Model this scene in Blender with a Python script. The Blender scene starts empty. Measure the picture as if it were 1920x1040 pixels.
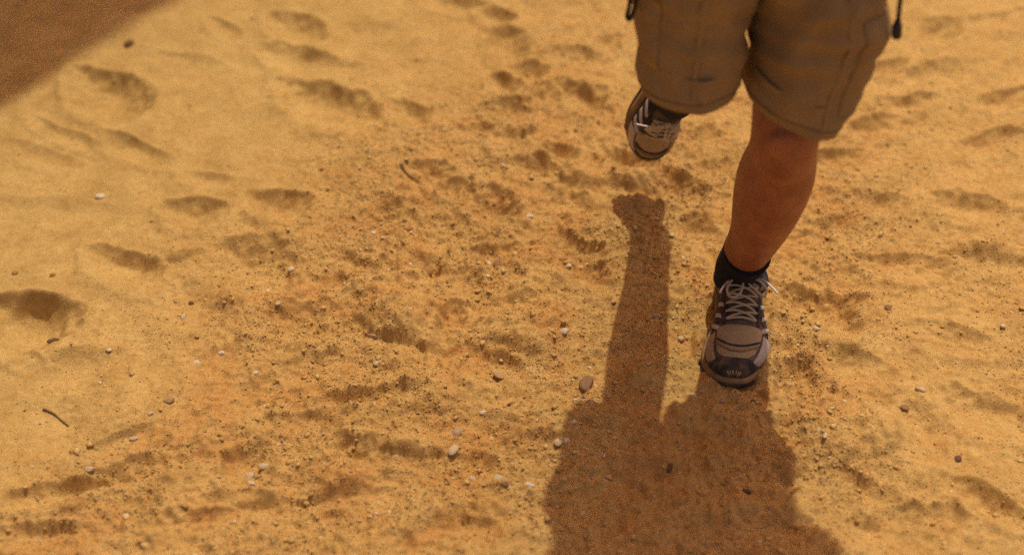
import bpy, bmesh, math, random
import numpy as np
from mathutils import Vector, Matrix, Quaternion

# ------------------------------------------------------------------ camera
scene = bpy.context.scene
COL = scene.collection
CAM_H, PITCH, FPX = 1.5, math.radians(40.0), 2400.0      # FPX: focal length for a 1920 px wide picture
cam_data = bpy.data.cameras.new('camera')
cam = bpy.data.objects.new('camera', cam_data)
COL.objects.link(cam)
cam.location = (0, 0, CAM_H)
cam.rotation_euler = (math.pi / 2 - PITCH, 0, 0)
cam_data.sensor_width = 36.0
cam_data.lens = FPX / 1920 * 36.0
cam_data.clip_start = 0.05
cam_data.clip_end = 2000
cam_data.dof.use_dof = True
cam_data.dof.focus_distance = 2.17
cam_data.dof.aperture_fstop = 1.5
scene.camera = cam
scene.cycles.use_denoising = False                        # keep the sand's fine grain

# ------------------------------------------------------------------ sky and sun
SUN = Vector((-0.13, -0.37, -1.0)).normalized()           # the way the light travels
world = bpy.data.worlds.new('World')
scene.world = world
world.use_nodes = True
wn = world.node_tree.nodes
bg = wn['Background']
sky = wn.new('ShaderNodeTexSky')
sky.sky_type = 'NISHITA'
sky.sun_disc = False
sky.sun_elevation = math.asin(-SUN.z)
sky.sun_rotation = math.atan2(-SUN.x, -SUN.y)
sky.air_density = 0.8
sky.dust_density = 4.0
sky.ozone_density = 0.4
tint = wn.new('ShaderNodeMix')                            # even warm tint put on the sky light to redden the shade
tint.data_type = 'RGBA'; tint.blend_type = 'MULTIPLY'
tint.inputs[0].default_value = 1.0
tint.inputs[7].default_value = (1.0, 0.66, 0.52, 1)
world.node_tree.links.new(sky.outputs[0], tint.inputs[6])
world.node_tree.links.new(tint.outputs[2], bg.inputs[0])
bg.inputs[1].default_value = 0.15
sl = bpy.data.lights.new('sun', 'SUN')
sl.energy = 2.25
sl.angle = math.radians(0.7)
sl.color = (1.0, 0.93, 0.76)
so = bpy.data.objects.new('sun', sl)
COL.objects.link(so)
so.rotation_euler = SUN.to_track_quat('-Z', 'Y').to_euler()
so.location = (1, 4, 8)
vs = scene.view_settings
vs.view_transform = 'Standard'
vs.look = 'None'
vs.gamma = 1.0
vs.exposure = 0.27

rng = np.random.default_rng(7)
random.seed(7)

# ------------------------------------------------------------------ measuring helpers (picture 1920 x 1040 -> metres)
CP, SP = math.cos(PITCH), math.sin(PITCH)

def ray(px, py):
    u, v = (px - 960) / FPX, (520 - py) / FPX
    return Vector((u, CP + v * SP, -SP + v * CP))

def G(px, py, z=0.0):
    r = ray(px, py)
    return Vector((0, 0, CAM_H)) + r * ((CAM_H - z) / -r.z)

def PY(px, py, y):
    r = ray(px, py)
    return Vector((0, 0, CAM_H)) + r * (y / r.y)

def proj(x, y, z):
    d = y * CP - (z - CAM_H) * SP
    return 960 + FPX * x / d, 520 - FPX * (y * SP + (z - CAM_H) * CP) / d

# ------------------------------------------------------------------ noise
_perm = np.random.default_rng(3).permutation(512)
_perm = np.concatenate([_perm, _perm, _perm])
_ang = np.random.default_rng(4).random(512) * 2 * np.pi
_gx, _gy = np.cos(_ang), np.sin(_ang)

def perlin(x, y):
    xi = np.floor(x).astype(np.int64); yi = np.floor(y).astype(np.int64)
    xf = x - xi; yf = y - yi
    xi &= 511; yi &= 511
    u = xf * xf * xf * (xf * (xf * 6 - 15) + 10)
    v = yf * yf * yf * (yf * (yf * 6 - 15) + 10)
    def g(ix, iy, fx, fy):
        h = _perm[_perm[ix & 511] + (iy & 511)] & 511
        return _gx[h] * fx + _gy[h] * fy
    a = g(xi, yi, xf, yf); b = g(xi + 1, yi, xf - 1, yf)
    c = g(xi, yi + 1, xf, yf - 1); d = g(xi + 1, yi + 1, xf - 1, yf - 1)
    return ((a + (b - a) * u) * (1 - v) + (c + (d - c) * u) * v) * 1.5

def sstep(a, b, x):
    t = np.clip((x - a) / (b - a), 0, 1)
    return t * t * (3 - 2 * t)

# ------------------------------------------------------------------ the sand's shape
# hollows and mounds: px, py, half width px, half height px, tilt deg, height m, q0 (steep end: + far, - near), rough
HOLLOWS = [
    # smooth sand, left
    (205, 185, 88, 52, 18, -.034, .45, .1), (553, 58, 62, 32, 12, -.026, .45, .15), (570, 118, 100, 26, 12, -.018, .4, .2),
    (615, 205, 100, 42, 14, -.028, .45, .25), (365, 404, 66, 32, 0, -.024, .45, .2), (523, 388, 66, 34, 4, -.028, .45, .3),
    (230, 505, 78, 38, 16, -.024, .5, .15), (475, 505, 100, 58, 0, -.026, .35, .3), (55, 610, 108, 56, 2, -.042, .5, .15),
    (330, 470, 60, 22, -8, .010, -.5, .1), (430, 565, 60, 24, -12, .008, -.4, .2),
    (120, 255, 80, 16, 22, -.008, .3, .2), (250, 285, 80, 22, 20, -.012, .4, .2), (390, 335, 60, 14, 4, -.007, .3, .2),
    (60, 290, 90, 20, 14, -.007, .3, .2), (30, 670, 60, 22, 20, -.010, .4, .2), (350, 120, 80, 18, 10, -.006, .3, .2),
    (420, 60, 40, 16, 24, -.010, .4, .2), (120, 400, 160, 26, 4, -.006, .2, .2),
    # top middle
    (850, 8, 70, 20, 10, -.018, .4, .3), (930, 36, 40, 20, 14, -.022, .45, .4), (950, 92, 46, 34, 14, -.020, .4, .4),
    (988, 134, 42, 22, 5, -.024, .4, .4), (945, 164, 36, 20, 14, -.020, .5, .4), (1020, 190, 40, 22, 5, -.022, .4, .5),
    (1090, 190, 66, 28, 16, -.026, .3, .5), (1115, 178, 30, 18, 0, -.018, .3, .5), (960, 210, 60, 18, 0, -.018, .3, .5),
    (1140, 85, 30, 20, -10, -.016, .3, .5), (1090, 110, 60, 20, 8, -.012, .3, .5), (765, 215, 50, 22, 14, -.018, .4, .5),
    (870, 250, 70, 18, -8, -.010, .4, .5), (970, 240, 50, 24, 0, .012, -.5, .3), (1060, 20, 90, 24, 0, -.010, .3, .4),
    (700, 60, 80, 20, 0, -.006, .3, .4), (790, 130, 60, 20, 0, -.006, .3, .4),
    # under the lifted foot
    (1185, 305, 60, 26, 8, -.030, .3, .6), (1185, 335, 60, 20, 6, .020, -.5, .3), (1275, 350, 60, 26, 20, -.020, .3, .6),
    (1010, 320, 60, 22, 10, -.022, .3, .6), (1050, 295, 40, 18, 5, -.018, .3, .6), (1090, 330, 70, 22, 8, .012, -.4, .5),
    # middle
    (918, 390, 56, 40, 24, -.026, .3, .7), (850, 360, 50, 18, 10, -.012, .4, .7), (730, 400, 60, 26, 20, -.016, .2, .6),
    (800, 330, 60, 24, 6, -.016, .3, .6), (930, 474, 84, 26, -2, -.016, .6, .6), (1065, 385, 60, 24, 14, -.018, .3, .7),
    (1085, 465, 50, 22, 24, -.018, .4, .8), (1090, 510, 80, 30, 32, -.014, .4, .8), (800, 505, 42, 28, 24, -.016, .3, .8),
    (690, 500, 70, 26, 12, -.016, .3, .7), (755, 585, 88, 56, 14, .026, -.55, .5), (960, 612, 90, 44, 4, .016, -.5, .6),
    (975, 545, 42, 22, 0, .012, -.4, .4), (865, 520, 40, 40, 50, -.010, .2, .8), (900, 668, 90, 22, 14, -.010, .3, .9),
    (960, 690, 90, 34, 0, -.010, .3, .9), (845, 600, 26, 40, 20, -.016, .2, .9), (700, 748, 130, 20, -7, -.016, .35, .9),
    (650, 842, 42, 26, 0, -.017, .3, 1.), (720, 655, 60, 30, 20, .010, -.4, .4), (585, 640, 70, 30, 0, .008, -.4, .5),
    (590, 600, 120, 40, -14, -.014, .4, .6), (500, 660, 140, 24, -10, -.008, .3, .5),
    # bottom left
    (465, 880, 60, 48, -28, -.020, .35, 1.), (250, 890, 150, 30, -16, -.018, .35, .5), (110, 930, 120, 26, -12, -.018, .4, .4),
    (840, 1010, 130, 50, -12, -.016, .3, .8), (500, 960, 90, 40, 8, -.012, .3, .8), (620, 900, 100, 34, -14, .016, -.4, .6),
    (120, 700, 130, 40, -6, -.010, .4, .3), (230, 830, 90, 20, -20, -.010, .4, .5), (350, 980, 110, 26, -4, -.012, .4, .6),
    (760, 830, 130, 26, 4, .012, -.4, .7), (560, 790, 80, 18, -6, -.010, .3, .8), (900, 870, 50, 30, 20, -.012, .3, .8),
    (1000, 840, 70, 30, -10, -.010, .3, .9), (60, 1010, 120, 26, -4, -.012, .4, .3),
    # right of the shoe
    (1385, 650, 92, 88, 0, -.004, .0, .6), (1322, 712, 26, 18, 20, .004, 0., .8), (1446, 700, 26, 24, -30, .008, 0., .8), (1312, 640, 18, 50, 0, .010, 0., .8), (1446, 630, 20, 50, 10, .010, 0., .8), (1390, 742, 50, 14, 0, .003, .0, .8), (1545, 588, 96, 46, 14, -.028, .4, .6), (1490, 715, 56, 38, 10, -.024, .2, .9),
    (1620, 575, 40, 40, 40, .014, -.4, .5), (1700, 500, 90, 24, 6, -.018, .4, .6), (1620, 380, 100, 22, 4, -.012, .3, .6),
    (1560, 420, 70, 18, -6, -.012, .3, .6), (1830, 400, 90, 30, 8, -.018, .4, .5), (1850, 460, 110, 40, 8, .016, -.4, .3),
    (1725, 815, 56, 62, 0, -.012, .1, .5), (1640, 800, 60, 60, 0, .012, -.3, .5), (1700, 1000, 110, 56, 0, -.018, .4, .7),
    (1850, 950, 90, 30, 30, -.018, .4, .6), (1850, 780, 110, 40, 20, -.014, .4, .5), (1560, 300, 60, 18, -6, -.016, .3, .6),
    (1650, 240, 90, 22, -10, -.018, .4, .6), (1770, 140, 100, 24, -12, -.014, .3, .5), (1880, 190, 60, 24, -10, -.020, .4, .5),
    (1700, 200, 60, 20, -8, -.018, .4, .5), (1860, 270, 80, 24, -8, -.016, .3, .5), (1760, 60, 50, 26, -6, -.020, .4, .5),
    (1890, 40, 80, 22, -8, -.012, .3, .5), (1660, 130, 46, 18, -4, -.016, .3, .5), (1600, 690, 90, 30, 20, -.012, .3, .6),
    (1560, 830, 80, 36, 20, .010, -.3, .5), (1640, 930, 90, 30, 26, -.012, .3, .6), (1300, 430, 46, 26, 10, -.014, .3, .8),
    (1480, 870, 40, 30, 40, .012, -.3, .5), (1580, 760, 80, 22, 30, -.010, .3, .7), (1780, 640, 100, 30, 14, -.012, .3, .5),
    (1340, 320, 60, 20, -10, -.014, .3, .6), (1310, 260, 50, 18, -10, -.012, .3, .6), (1450, 990, 90, 40, 0, -.010, .3, .7),
    (1200, 900, 80, 40, 0, -.012, .3, .7), (1290, 960, 90, 40, 0, .010, -.3, .7),
]
_feat = []
for (px, py, rx, ry, tilt, hgt, q0, rough) in HOLLOWS:
    c = G(px, py)
    jx = (G(px + 1, py) - c); jy = (G(px, py - 1) - c)
    t = math.radians(tilt)
    a = (jx * math.cos(t) - jy * math.sin(t)) * rx
    b = (jx * math.sin(t) + jy * math.cos(t)) * ry
    M = np.linalg.inv(np.array([[a.x, b.x], [a.y, b.y]]))
    _feat.append((c.x, c.y, M, 1.5 * (a.length + b.length), hgt, q0, rough))

def grit_mask(X, Y):
    """0 on the soft windblown sand (left, far), 1 where the ground is gritty and trampled."""
    d = np.maximum(Y * CP + CAM_H * SP, .3)
    PXs = 960 + FPX * X / d
    PYs = 520 - FPX * (Y * SP - CAM_H * CP) / d
    w = 120 * perlin(X * 2.3 + 9, Y * 2.3 + 4)
    m = sstep(-60, 420, (PXs - 250 + w) * .72 + (PYs - 430) * .70)
    m = m * (.45 + .55 * sstep(60, 420, PYs + w))
    return m * (1 - .55 * sstep(1450, 1750, PXs + w))

def sand_height(X, Y):
    X = np.asarray(X, float); Y = np.asarray(Y, float)
    sh = X.shape
    X = X.ravel(); Y = Y.ravel()
    H = np.zeros_like(X)
    near = np.exp(-(np.maximum(np.abs(X) - 3, 0) ** 2 + np.maximum(np.abs(Y - 2) - 3, 0) ** 2) / 16)
    H += 0.6 * perlin(X * .05 + 3, Y * .05) * (1 - near) + .03 * perlin(X * .35 + 1.7, Y * .35 + 5.1) * (1 - near)
    m = grit_mask(X, Y)
    wx = .35 * perlin(X * 16 + 5, Y * 16 + 2) + .20 * perlin(X * 45 + 1, Y * 45) + .06 * m * perlin(X * 95 + 1, Y * 95)
    wy = .35 * perlin(X * 16 + 45, Y * 16 + 12) + .20 * perlin(X * 45 + 21, Y * 45 + 7) + .06 * m * perlin(X * 95 + 31, Y * 95 + 4)
    for (cx, cy, M, R, hgt, q0, rough) in _feat:
        k = np.nonzero((np.abs(X - cx) < R) & (np.abs(Y - cy) < R))[0]
        if not len(k):
            continue
        dx, dy = X[k] - cx, Y[k] - cy
        am = .28 + .6 * rough
        p = M[0, 0] * dx + M[0, 1] * dy + wx[k] * am
        q = M[1, 0] * dx + M[1, 1] * dy + wy[k] * am
        q = np.where(q > q0, (q - q0) / (1 - q0), (q - q0) / (1 + q0))
        r = np.sqrt(p * p + q * q)
        bowl = np.clip(1 - r * r, 0, 1) ** 1.6
        rim = np.exp(-((r - 1.12) / .2) ** 2)
        H[k] += (1.12 if hgt < 0 else 1.7) * hgt * (bowl - (.26 * rim if hgt < 0 else .0))
    lo = near
    H += lo * ((.0075 + .008 * m) * perlin(X * 5, Y * 6.5 + 3) + (.0028 + .0085 * m) * perlin(X * 12 + 8, Y * 15))
    n3 = perlin(X * 31 + 2, Y * 33 + 6)
    H += lo * (.0005 + .0056 * m) * n3
    n4 = perlin(X * 66 + 12, Y * 66 + 6)
    H += lo * (.0002 + .0040 * m) * (n4 + .8 * np.maximum(n4 - .1, 0))
    n5 = perlin(X * 140 + 1, Y * 140 + 16)
    H += lo * (.00012 + .0020 * m) * n5
    cl = sstep(-.15, .45, perlin(X * 6 + 31, Y * 7 + 2) + .5 * perlin(X * 19, Y * 19 + 5))     # crumbly patches
    n6 = perlin(X * 105 + 7, Y * 105 + 3)
    H += lo * m * cl * .0046 * np.maximum(n6, 0) ** .8
    n7 = perlin(X * 215 + 17, Y * 215 + 9)
    H += lo * (.0001 + m * (.0007 + .0016 * cl)) * n7
    return H.reshape(sh)

# ------------------------------------------------------------------ materials
def new_mat(name):
    m = bpy.data.materials.new(name)
    m.use_nodes = True
    nt = m.node_tree
    b = nt.nodes['Principled BSDF']
    return m, nt, b

def nd(nt, kind, **kw):
    n = nt.nodes.new(kind)
    for k, v in kw.items():
        if k in n.inputs.keys() if hasattr(n.inputs, 'keys') else False:
            n.inputs[k].default_value = v
        else:
            setattr(n, k, v)
    return n

def noise(nt, scale, detail=4, rough=.55, coord='Object'):
    tc = nt.nodes.new('ShaderNodeTexCoord')
    n = nt.nodes.new('ShaderNodeTexNoise')
    n.inputs['Scale'].default_value = scale
    n.inputs['Detail'].default_value = detail
    n.inputs['Roughness'].default_value = rough
    nt.links.new(tc.outputs[coord], n.inputs['Vector'])
    return n

def ramp(nt, src, stops):
    r = nt.nodes.new('ShaderNodeValToRGB')
    e = r.color_ramp.elements
    while len(e) < len(stops):
        e.new(.5)
    for i, (p, c) in enumerate(stops):
        e[i].position = p
        e[i].color = (*c, 1)
    nt.links.new(src, r.inputs[0])
    return r

def mixc(nt, fac, a, b, mode='MIX'):
    m = nt.nodes.new('ShaderNodeMix')
    m.data_type = 'RGBA'
    m.blend_type = mode
    for s, i in ((fac, 0), (a, 6), (b, 7)):
        if isinstance(s, (int, float)):
            m.inputs[i].default_value = s
        elif isinstance(s, tuple):
            m.inputs[i].default_value = (*s, 1)
        else:
            nt.links.new(s, m.inputs[i])
    return m.outputs[2]

def bump(nt, bsdf, src, dist, strength=1.0):
    b = nt.nodes.new('ShaderNodeBump')
    b.inputs['Distance'].default_value = dist
    b.inputs['Strength'].default_value = strength
    nt.links.new(src, b.inputs['Height'])
    nt.links.new(b.outputs[0], bsdf.inputs['Normal'])
    return b

def mat_sand():
    m, nt, b = new_mat('sand')
    big = noise(nt, 2.2, 4)
    mid = noise(nt, 14, 5, .6)
    fine = noise(nt, 420, 3, .7)
    spot = noise(nt, 75, 4, .65)
    c1 = ramp(nt, big.outputs[0], [(.35, (.500, .330, .111)), (.65, (.560, .384, .137))])
    c2 = ramp(nt, mid.outputs[0], [(.30, (.80, .76, .70)), (.62, (1.0, 1.0, 1.0))])
    c3 = ramp(nt, fine.outputs[0], [(.25, (.66, .60, .54)), (.5, (1, 1, 1)), (.78, (1.22, 1.25, 1.30))])
    x = mixc(nt, 1.0, c1.outputs[0], c2.outputs[0], 'MULTIPLY')
    av = nt.nodes.new('ShaderNodeAttribute'); av.attribute_name = 'churned'
    fm = nt.nodes.new('ShaderNodeMath'); fm.operation = 'MULTIPLY'; fm.inputs[1].default_value = .78
    nt.links.new(av.outputs['Fac'], fm.inputs[0])
    x = mixc(nt, fm.outputs[0], x, (.475, .248, .074))
    c4 = ramp(nt, spot.outputs[0], [(.28, (.78, .70, .60)), (.5, (1, 1, 1)), (.72, (1.10, 1.13, 1.16))])
    x = mixc(nt, .8, x, c3.outputs[0], 'MULTIPLY')
    x = mixc(nt, .75, x, c4.outputs[0], 'MULTIPLY')
    nt.links.new(x, b.inputs['Base Color'])
    b.inputs['Roughness'].default_value = .95
    b.inputs['Specular IOR Level'].default_value = .12
    f2 = noise(nt, 260, 4, .75)
    bump(nt, b, f2.outputs[0], .0028, .9)
    return m

def mat_grit():
    m, nt, b = new_mat('grit')
    g = nt.nodes.new('ShaderNodeNewGeometry')
    c = ramp(nt, g.outputs['Random Per Island'], [(0, (.40, .22, .065)), (.2, (.48, .295, .095)), (.7, (.54, .36, .13)),
                                                   (.93, (.57, .41, .17)), (.985, (.62, .50, .30)), (1., (.66, .58, .42))])
    n = noise(nt, 500, 2)
    c2 = ramp(nt, n.outputs[0], [(.3, (.8, .8, .8)), (.7, (1.1, 1.1, 1.1))])
    nt.links.new(mixc(nt, 1., c.outputs[0], c2.outputs[0], 'MULTIPLY'), b.inputs['Base Color'])
    b.inputs['Roughness'].default_value = .9
    b.inputs['Specular IOR Level'].default_value = .15
    return m

def mat_simple(name, col, rough=.8, var=.25, scale=80, bd=.0, bscale=300, spec=.25, dust=0.0):
    m, nt, b = new_mat(name)
    n = noise(nt, scale, 4, .6)
    lo = tuple(max(0, c * (1 - var)) for c in col); hi = tuple(min(1, c * (1 + var)) for c in col)
    r = ramp(nt, n.outputs[0], [(.3, lo), (.7, hi)])
    out = r.outputs[0]
    if dust > 0:
        dn = noise(nt, scale * .4, 5, .7)
        f = ramp(nt, dn.outputs[0], [(.42, (0, 0, 0)), (.72, (dust, dust, dust))])
        out = mixc(nt, f.outputs[0], out, (.45, .28, .12))
    nt.links.new(out, b.inputs['Base Color'])
    b.inputs['Roughness'].default_value = rough
    b.inputs['Specular IOR Level'].default_value = spec
    if bd > 0:
        bn = noise(nt, bscale, 3, .6)
        bump(nt, b, bn.outputs[0], bd, 1)
    return m

def mat_fabric(name, col, weave=900, bd=.0006, var=.12, dust=.0):
    m, nt, b = new_mat(name)
    n = noise(nt, 22, 5, .6)
    lo = tuple(c * (1 - var) for c in col); hi = tuple(c * (1 + var) for c in col)
    r = ramp(nt, n.outputs[0], [(.3, lo), (.7, hi)])
    tc = nt.nodes.new('ShaderNodeTexCoord')
    w = nt.nodes.new('ShaderNodeTexNoise')
    w.inputs['Scale'].default_value = weave
    w.inputs['Detail'].default_value = 2
    nt.links.new(tc.outputs['Object'], w.inputs['Vector'])
    wr = ramp(nt, w.outputs[0], [(.3, (.82, .82, .82)), (.7, (1.12, 1.12, 1.12))])
    out = mixc(nt, 1., r.outputs[0], wr.outputs[0], 'MULTIPLY')
    if dust > 0:
        dn = noise(nt, 35, 5, .7)
        f = ramp(nt, dn.outputs[0], [(.42, (0, 0, 0)), (.72, (dust, dust, dust))])
        out = mixc(nt, f.outputs[0], out, (.45, .28, .12))
    nt.links.new(out, b.inputs['Base Color'])
    b.inputs['Roughness'].default_value = .95
    b.inputs['Specular IOR Level'].default_value = .1
    b.inputs['Sheen Weight'].default_value = .03
    bump(nt, b, w.outputs[0], bd, .7)
    return m

def mat_skin():
    m, nt, b = new_mat('skin')
    n = noise(nt, 26, 6, .65)
    r = ramp(nt, n.outputs[0], [(.25, (.21, .070, .029)), (.5, (.29, .104, .045)), (.75, (.37, .148, .068))])
    n2 = noise(nt, 260, 3, .6)
    r2 = ramp(nt, n2.outputs[0], [(.3, (.85, .82, .80)), (.6, (1.05, 1.05, 1.05))])
    nt.links.new(mixc(nt, 1., r.outputs[0], r2.outputs[0], 'MULTIPLY'), b.inputs['Base Color'])
    b.inputs['Roughness'].default_value = .5
    b.inputs['Specular IOR Level'].default_value = .35
    b.inputs['Subsurface Weight'].default_value = .12
    b.inputs['Subsurface Radius'].default_value = (.012, .004, .002)
    b.inputs['Subsurface Scale'].default_value = .5
    bump(nt, b, n2.outputs[0], .0006, .6)
    return m

M = dict(
    sand=mat_sand(), grit=mat_grit(), skin=mat_skin(),
    shorts=mat_fabric('khaki_cotton', (.275, .185, .086), 1000, .0006, .12),
    shorts_dark=mat_fabric('khaki_cotton_seam', (.21, .148, .080), 1000, .0006, .12),
    shirt=mat_fabric('shirt_cotton', (.22, .20, .16)),
    sock=mat_fabric('sock_knit', (.016, .014, .018), 600, .0012, .2),
    mesh_grey=mat_fabric('shoe_mesh', (.105, .086, .066), 700, .0009, .18, .22),
    suede=mat_fabric('shoe_suede', (.36, .270, .150), 500, .0006, .15, .22),
    navy=mat_fabric('shoe_navy', (.026, .024, .036), 500, .0005, .2, .22),
    rubber=mat_simple('black_rubber', (.022, .020, .022), .7, .3, 90, .0004, 400, .3, .35),
    midsole=mat_simple('shoe_midsole', (.17, .105, .055), .75, .2, 60, .0004, 300, .25, .6),
    pale=mat_simple('shoe_pale_panel', (.40, .37, .33), .55, .1, 60, .0, 300, .35, .2),
    lace=mat_fabric('lace_cord', (.46, .38, .26), 900, .0006, .15),
    tip=mat_simple('lace_tip', (.75, .74, .70), .3, .05, 60, 0, 300, .5),
    black=mat_simple('black_plastic', (.018, .013, .011), .5, .2, 60, 0, 300, .4),
    cord=mat_fabric('black_cord', (.02, .014, .012), 900, .0004, .2),
    hair=mat_simple('dark_hair', (.035, .022, .014), .6, .3, 200, .002, 200, .3),
    eye=mat_simple('eye', (.05, .03, .02), .2, .1, 50, 0, 300, .5),
    wall=mat_simple('shade_wall_plaster', (.40, .24, .11), .95, .2, 5, .006, 40, .1),
    twig=mat_simple('dry_wood', (.20, .125, .06), .9, .35, 90, .0006, 300, .15),
    twig_dark=mat_simple('dark_wood', (.07, .048, .032), .9, .35, 90, .0006, 300, .15),
)
STONE = {}
for nm, c in dict(white=(.62, .53, .37), pale=(.55, .42, .25), tan=(.46, .29, .13), brown=(.28, .16, .075), pink=(.44, .28, .15),
                  grey=(.42, .31, .18), dark=(.15, .08, .04), clod=(.36, .19, .068)).items():
    STONE[nm] = mat_simple(nm + '_stone', c, .85, .18, 60, .0008, 220, .2)

# ------------------------------------------------------------------ object helpers
def link(name, mesh, mat=None, parent=None, smooth=True):
    o = bpy.data.objects.new(name, mesh)
    COL.objects.link(o)
    if mat:
        mesh.materials.append(mat)
    if smooth and len(mesh.polygons):
        mesh.polygons.foreach_set('use_smooth', np.ones(len(mesh.polygons), bool))
    if parent:
        o.parent = parent
    return o

def tag(o, label, cat, group=None):
    o['label'] = label
    o['category'] = cat
    if group:
        o['group'] = group
    return o

def np_mesh(name, verts, faces):
    """verts (n,3), faces (m,k) all of one size"""
    me = bpy.data.meshes.new(name)
    verts = np.ascontiguousarray(verts, np.float32); faces = np.ascontiguousarray(faces, np.int32)
    k = faces.shape[1]
    me.vertices.add(len(verts)); me.vertices.foreach_set('co', verts.ravel())
    me.loops.add(faces.size); me.loops.foreach_set('vertex_index', faces.ravel())
    me.polygons.add(len(faces))
    me.polygons.foreach_set('loop_start', np.arange(0, faces.size, k, dtype=np.int32))
    me.polygons.foreach_set('loop_total', np.full(len(faces), k, np.int32))
    me.update(calc_edges=True)
    return me

class MB:
    """collects vertices and faces of one mesh"""
    def __init__(s): s.v = []; s.f = []
    def rings(s, rings, closed=True, cap0=True, cap1=True):
        base = len(s.v); n = len(rings[0])
        for r in rings:
            s.v.extend([tuple(p) for p in r])
        for i in range(len(rings) - 1):
            for j in range(n if closed else n - 1):
                a = base + i * n + j; b = base + i * n + (j + 1) % n
                s.f.append((a, b, b + n, a + n))
        if cap0: s.cap(range(base, base + n), rings[0], True)
        if cap1: s.cap(range(base + (len(rings) - 1) * n, base + len(rings) * n), rings[-1], False)
    def cap(s, idx, ring, flip):
        idx = list(idx)
        c = sum((Vector(p) for p in ring), Vector()) / len(ring)
        s.v.append(tuple(c)); k = len(s.v) - 1
        for j in range(len(idx)):
            a, b = idx[j], idx[(j + 1) % len(idx)]
            s.f.append((b, a, k) if flip else (a, b, k))
    def tube(s, pts, r, n=8, r1=None):
        pts = [Vector(p) for p in pts]
        rings = []
        up = None
        for i, p in enumerate(pts):
            t = (pts[min(i + 1, len(pts) - 1)] - pts[max(i - 1, 0)]).normalized()
            if up is None:
                up = t.orthogonal().normalized()
            up = (up - t * up.dot(t)).normalized()
            w = t.cross(up)
            f = i / max(1, len(pts) - 1)
            rr = r(f) if callable(r) else (r + ((r1 if r1 is not None else r) - r) * f)
            rings.append([p + (up * math.cos(2 * math.pi * j / n) + w * math.sin(2 * math.pi * j / n)) * rr for j in range(n)])
        s.rings(rings)
    def ellipsoid(s, c, rad, rot=None, nu=16, nv=10):
        c = Vector(c); rings = []
        for i in range(1, nv):
            ph = math.pi * i / nv
            ring = []
            for j in range(nu):
                th = 2 * math.pi * j / nu
                p = Vector((rad[0] * math.sin(ph) * math.cos(th), rad[1] * math.sin(ph) * math.sin(th), -rad[2] * math.cos(ph)))
                if rot: p = rot @ p
                ring.append(c + p)
            rings.append(ring)
        s.rings(rings)
    def mesh(s, name):
        me = bpy.data.meshes.new(name)
        me.from_pydata(s.v, [], s.f)
        me.update()
        bm = bmesh.new(); bm.from_mesh(me)
        bmesh.ops.recalc_face_normals(bm, faces=bm.faces)
        bm.to_mesh(me); bm.free()
        return me
    def build(s, name, mat, parent=None, smooth=True):
        return link(name, s.mesh(name), mat, parent, smooth)

def spline(pts, n=8):
    pts = [Vector(p) for p in pts]
    out = []
    for i in range(len(pts) - 1):
        p0 = pts[max(i - 1, 0)]; p1 = pts[i]; p2 = pts[i + 1]; p3 = pts[min(i + 2, len(pts) - 1)]
        for k in range(n):
            t = k / n
            out.append(.5 * ((2 * p1) + (p2 - p0) * t + (2 * p0 - 5 * p1 + 4 * p2 - p3) * t * t + (3 * p1 - p0 - 3 * p2 + p3) * t ** 3))
    out.append(pts[-1])
    return out

def remesh(mb, voxel, smooth_it=6):
    me = mb.mesh('tmp')
    o = bpy.data.objects.new('tmp', me); COL.objects.link(o)
    r = o.modifiers.new('r', 'REMESH'); r.mode = 'VOXEL'; r.voxel_size = voxel
    s = o.modifiers.new('s', 'SMOOTH'); s.iterations = smooth_it; s.factor = .5
    dg = bpy.context.evaluated_depsgraph_get()
    out = bpy.data.meshes.new_from_object(o.evaluated_get(dg))
    bpy.data.objects.remove(o); bpy.data.meshes.remove(me)
    return out

def lerp_table(tab, s):
    """smooth interpolation of rows (s, a, b, ...)"""
    xs = [r[0] for r in tab]
    if s <= xs[0]: return tab[0][1:]
    if s >= xs[-1]: return tab[-1][1:]
    i = max(k for k in range(len(xs)) if xs[k] <= s)
    i = min(i, len(xs) - 2)
    t = (s - xs[i]) / (xs[i + 1] - xs[i])
    p0 = tab[max(i - 1, 0)]; p1 = tab[i]; p2 = tab[i + 1]; p3 = tab[min(i + 2, len(tab) - 1)]
    out = []
    for c in range(1, len(p1)):
        m1 = (p2[c] - p0[c]) / max(1e-9, p2[0] - p0[0]); m2 = (p3[c] - p1[c]) / max(1e-9, p3[0] - p1[0])
        h = p2[0] - p1[0]
        out.append((2 * t ** 3 - 3 * t * t + 1) * p1[c] + (t ** 3 - 2 * t * t + t) * h * m1 + (-2 * t ** 3 + 3 * t * t) * p2[c] + (t ** 3 - t * t) * h * m2)
    return out

def ellipse_ring(c, a, b, n=32, pw=2.0):
    c = Vector(c); out = []
    for j in range(n):
        th = 2 * math.pi * j / n
        cs, sn = math.cos(th), math.sin(th)
        e = 2 / pw
        out.append(c + a * (math.copysign(abs(cs) ** e, cs)) + b * (math.copysign(abs(sn) ** e, sn)))
    return out

# ------------------------------------------------------------------ ground
def grid_axis(lo, hi, step, far_lo, far_hi, grow=1.22):
    core = np.arange(lo, hi + step * .5, step)
    a = []; d = step; x = core[-1]
    while x < far_hi:
        d = min(d * grow, 40); x += d; a.append(x)
    b = []; d = step; x = core[0]
    while x > far_lo:
        d = min(d * grow, 40); x -= d; b.append(x)
    return np.concatenate([np.array(b[::-1]), core, np.array(a)])

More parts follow.
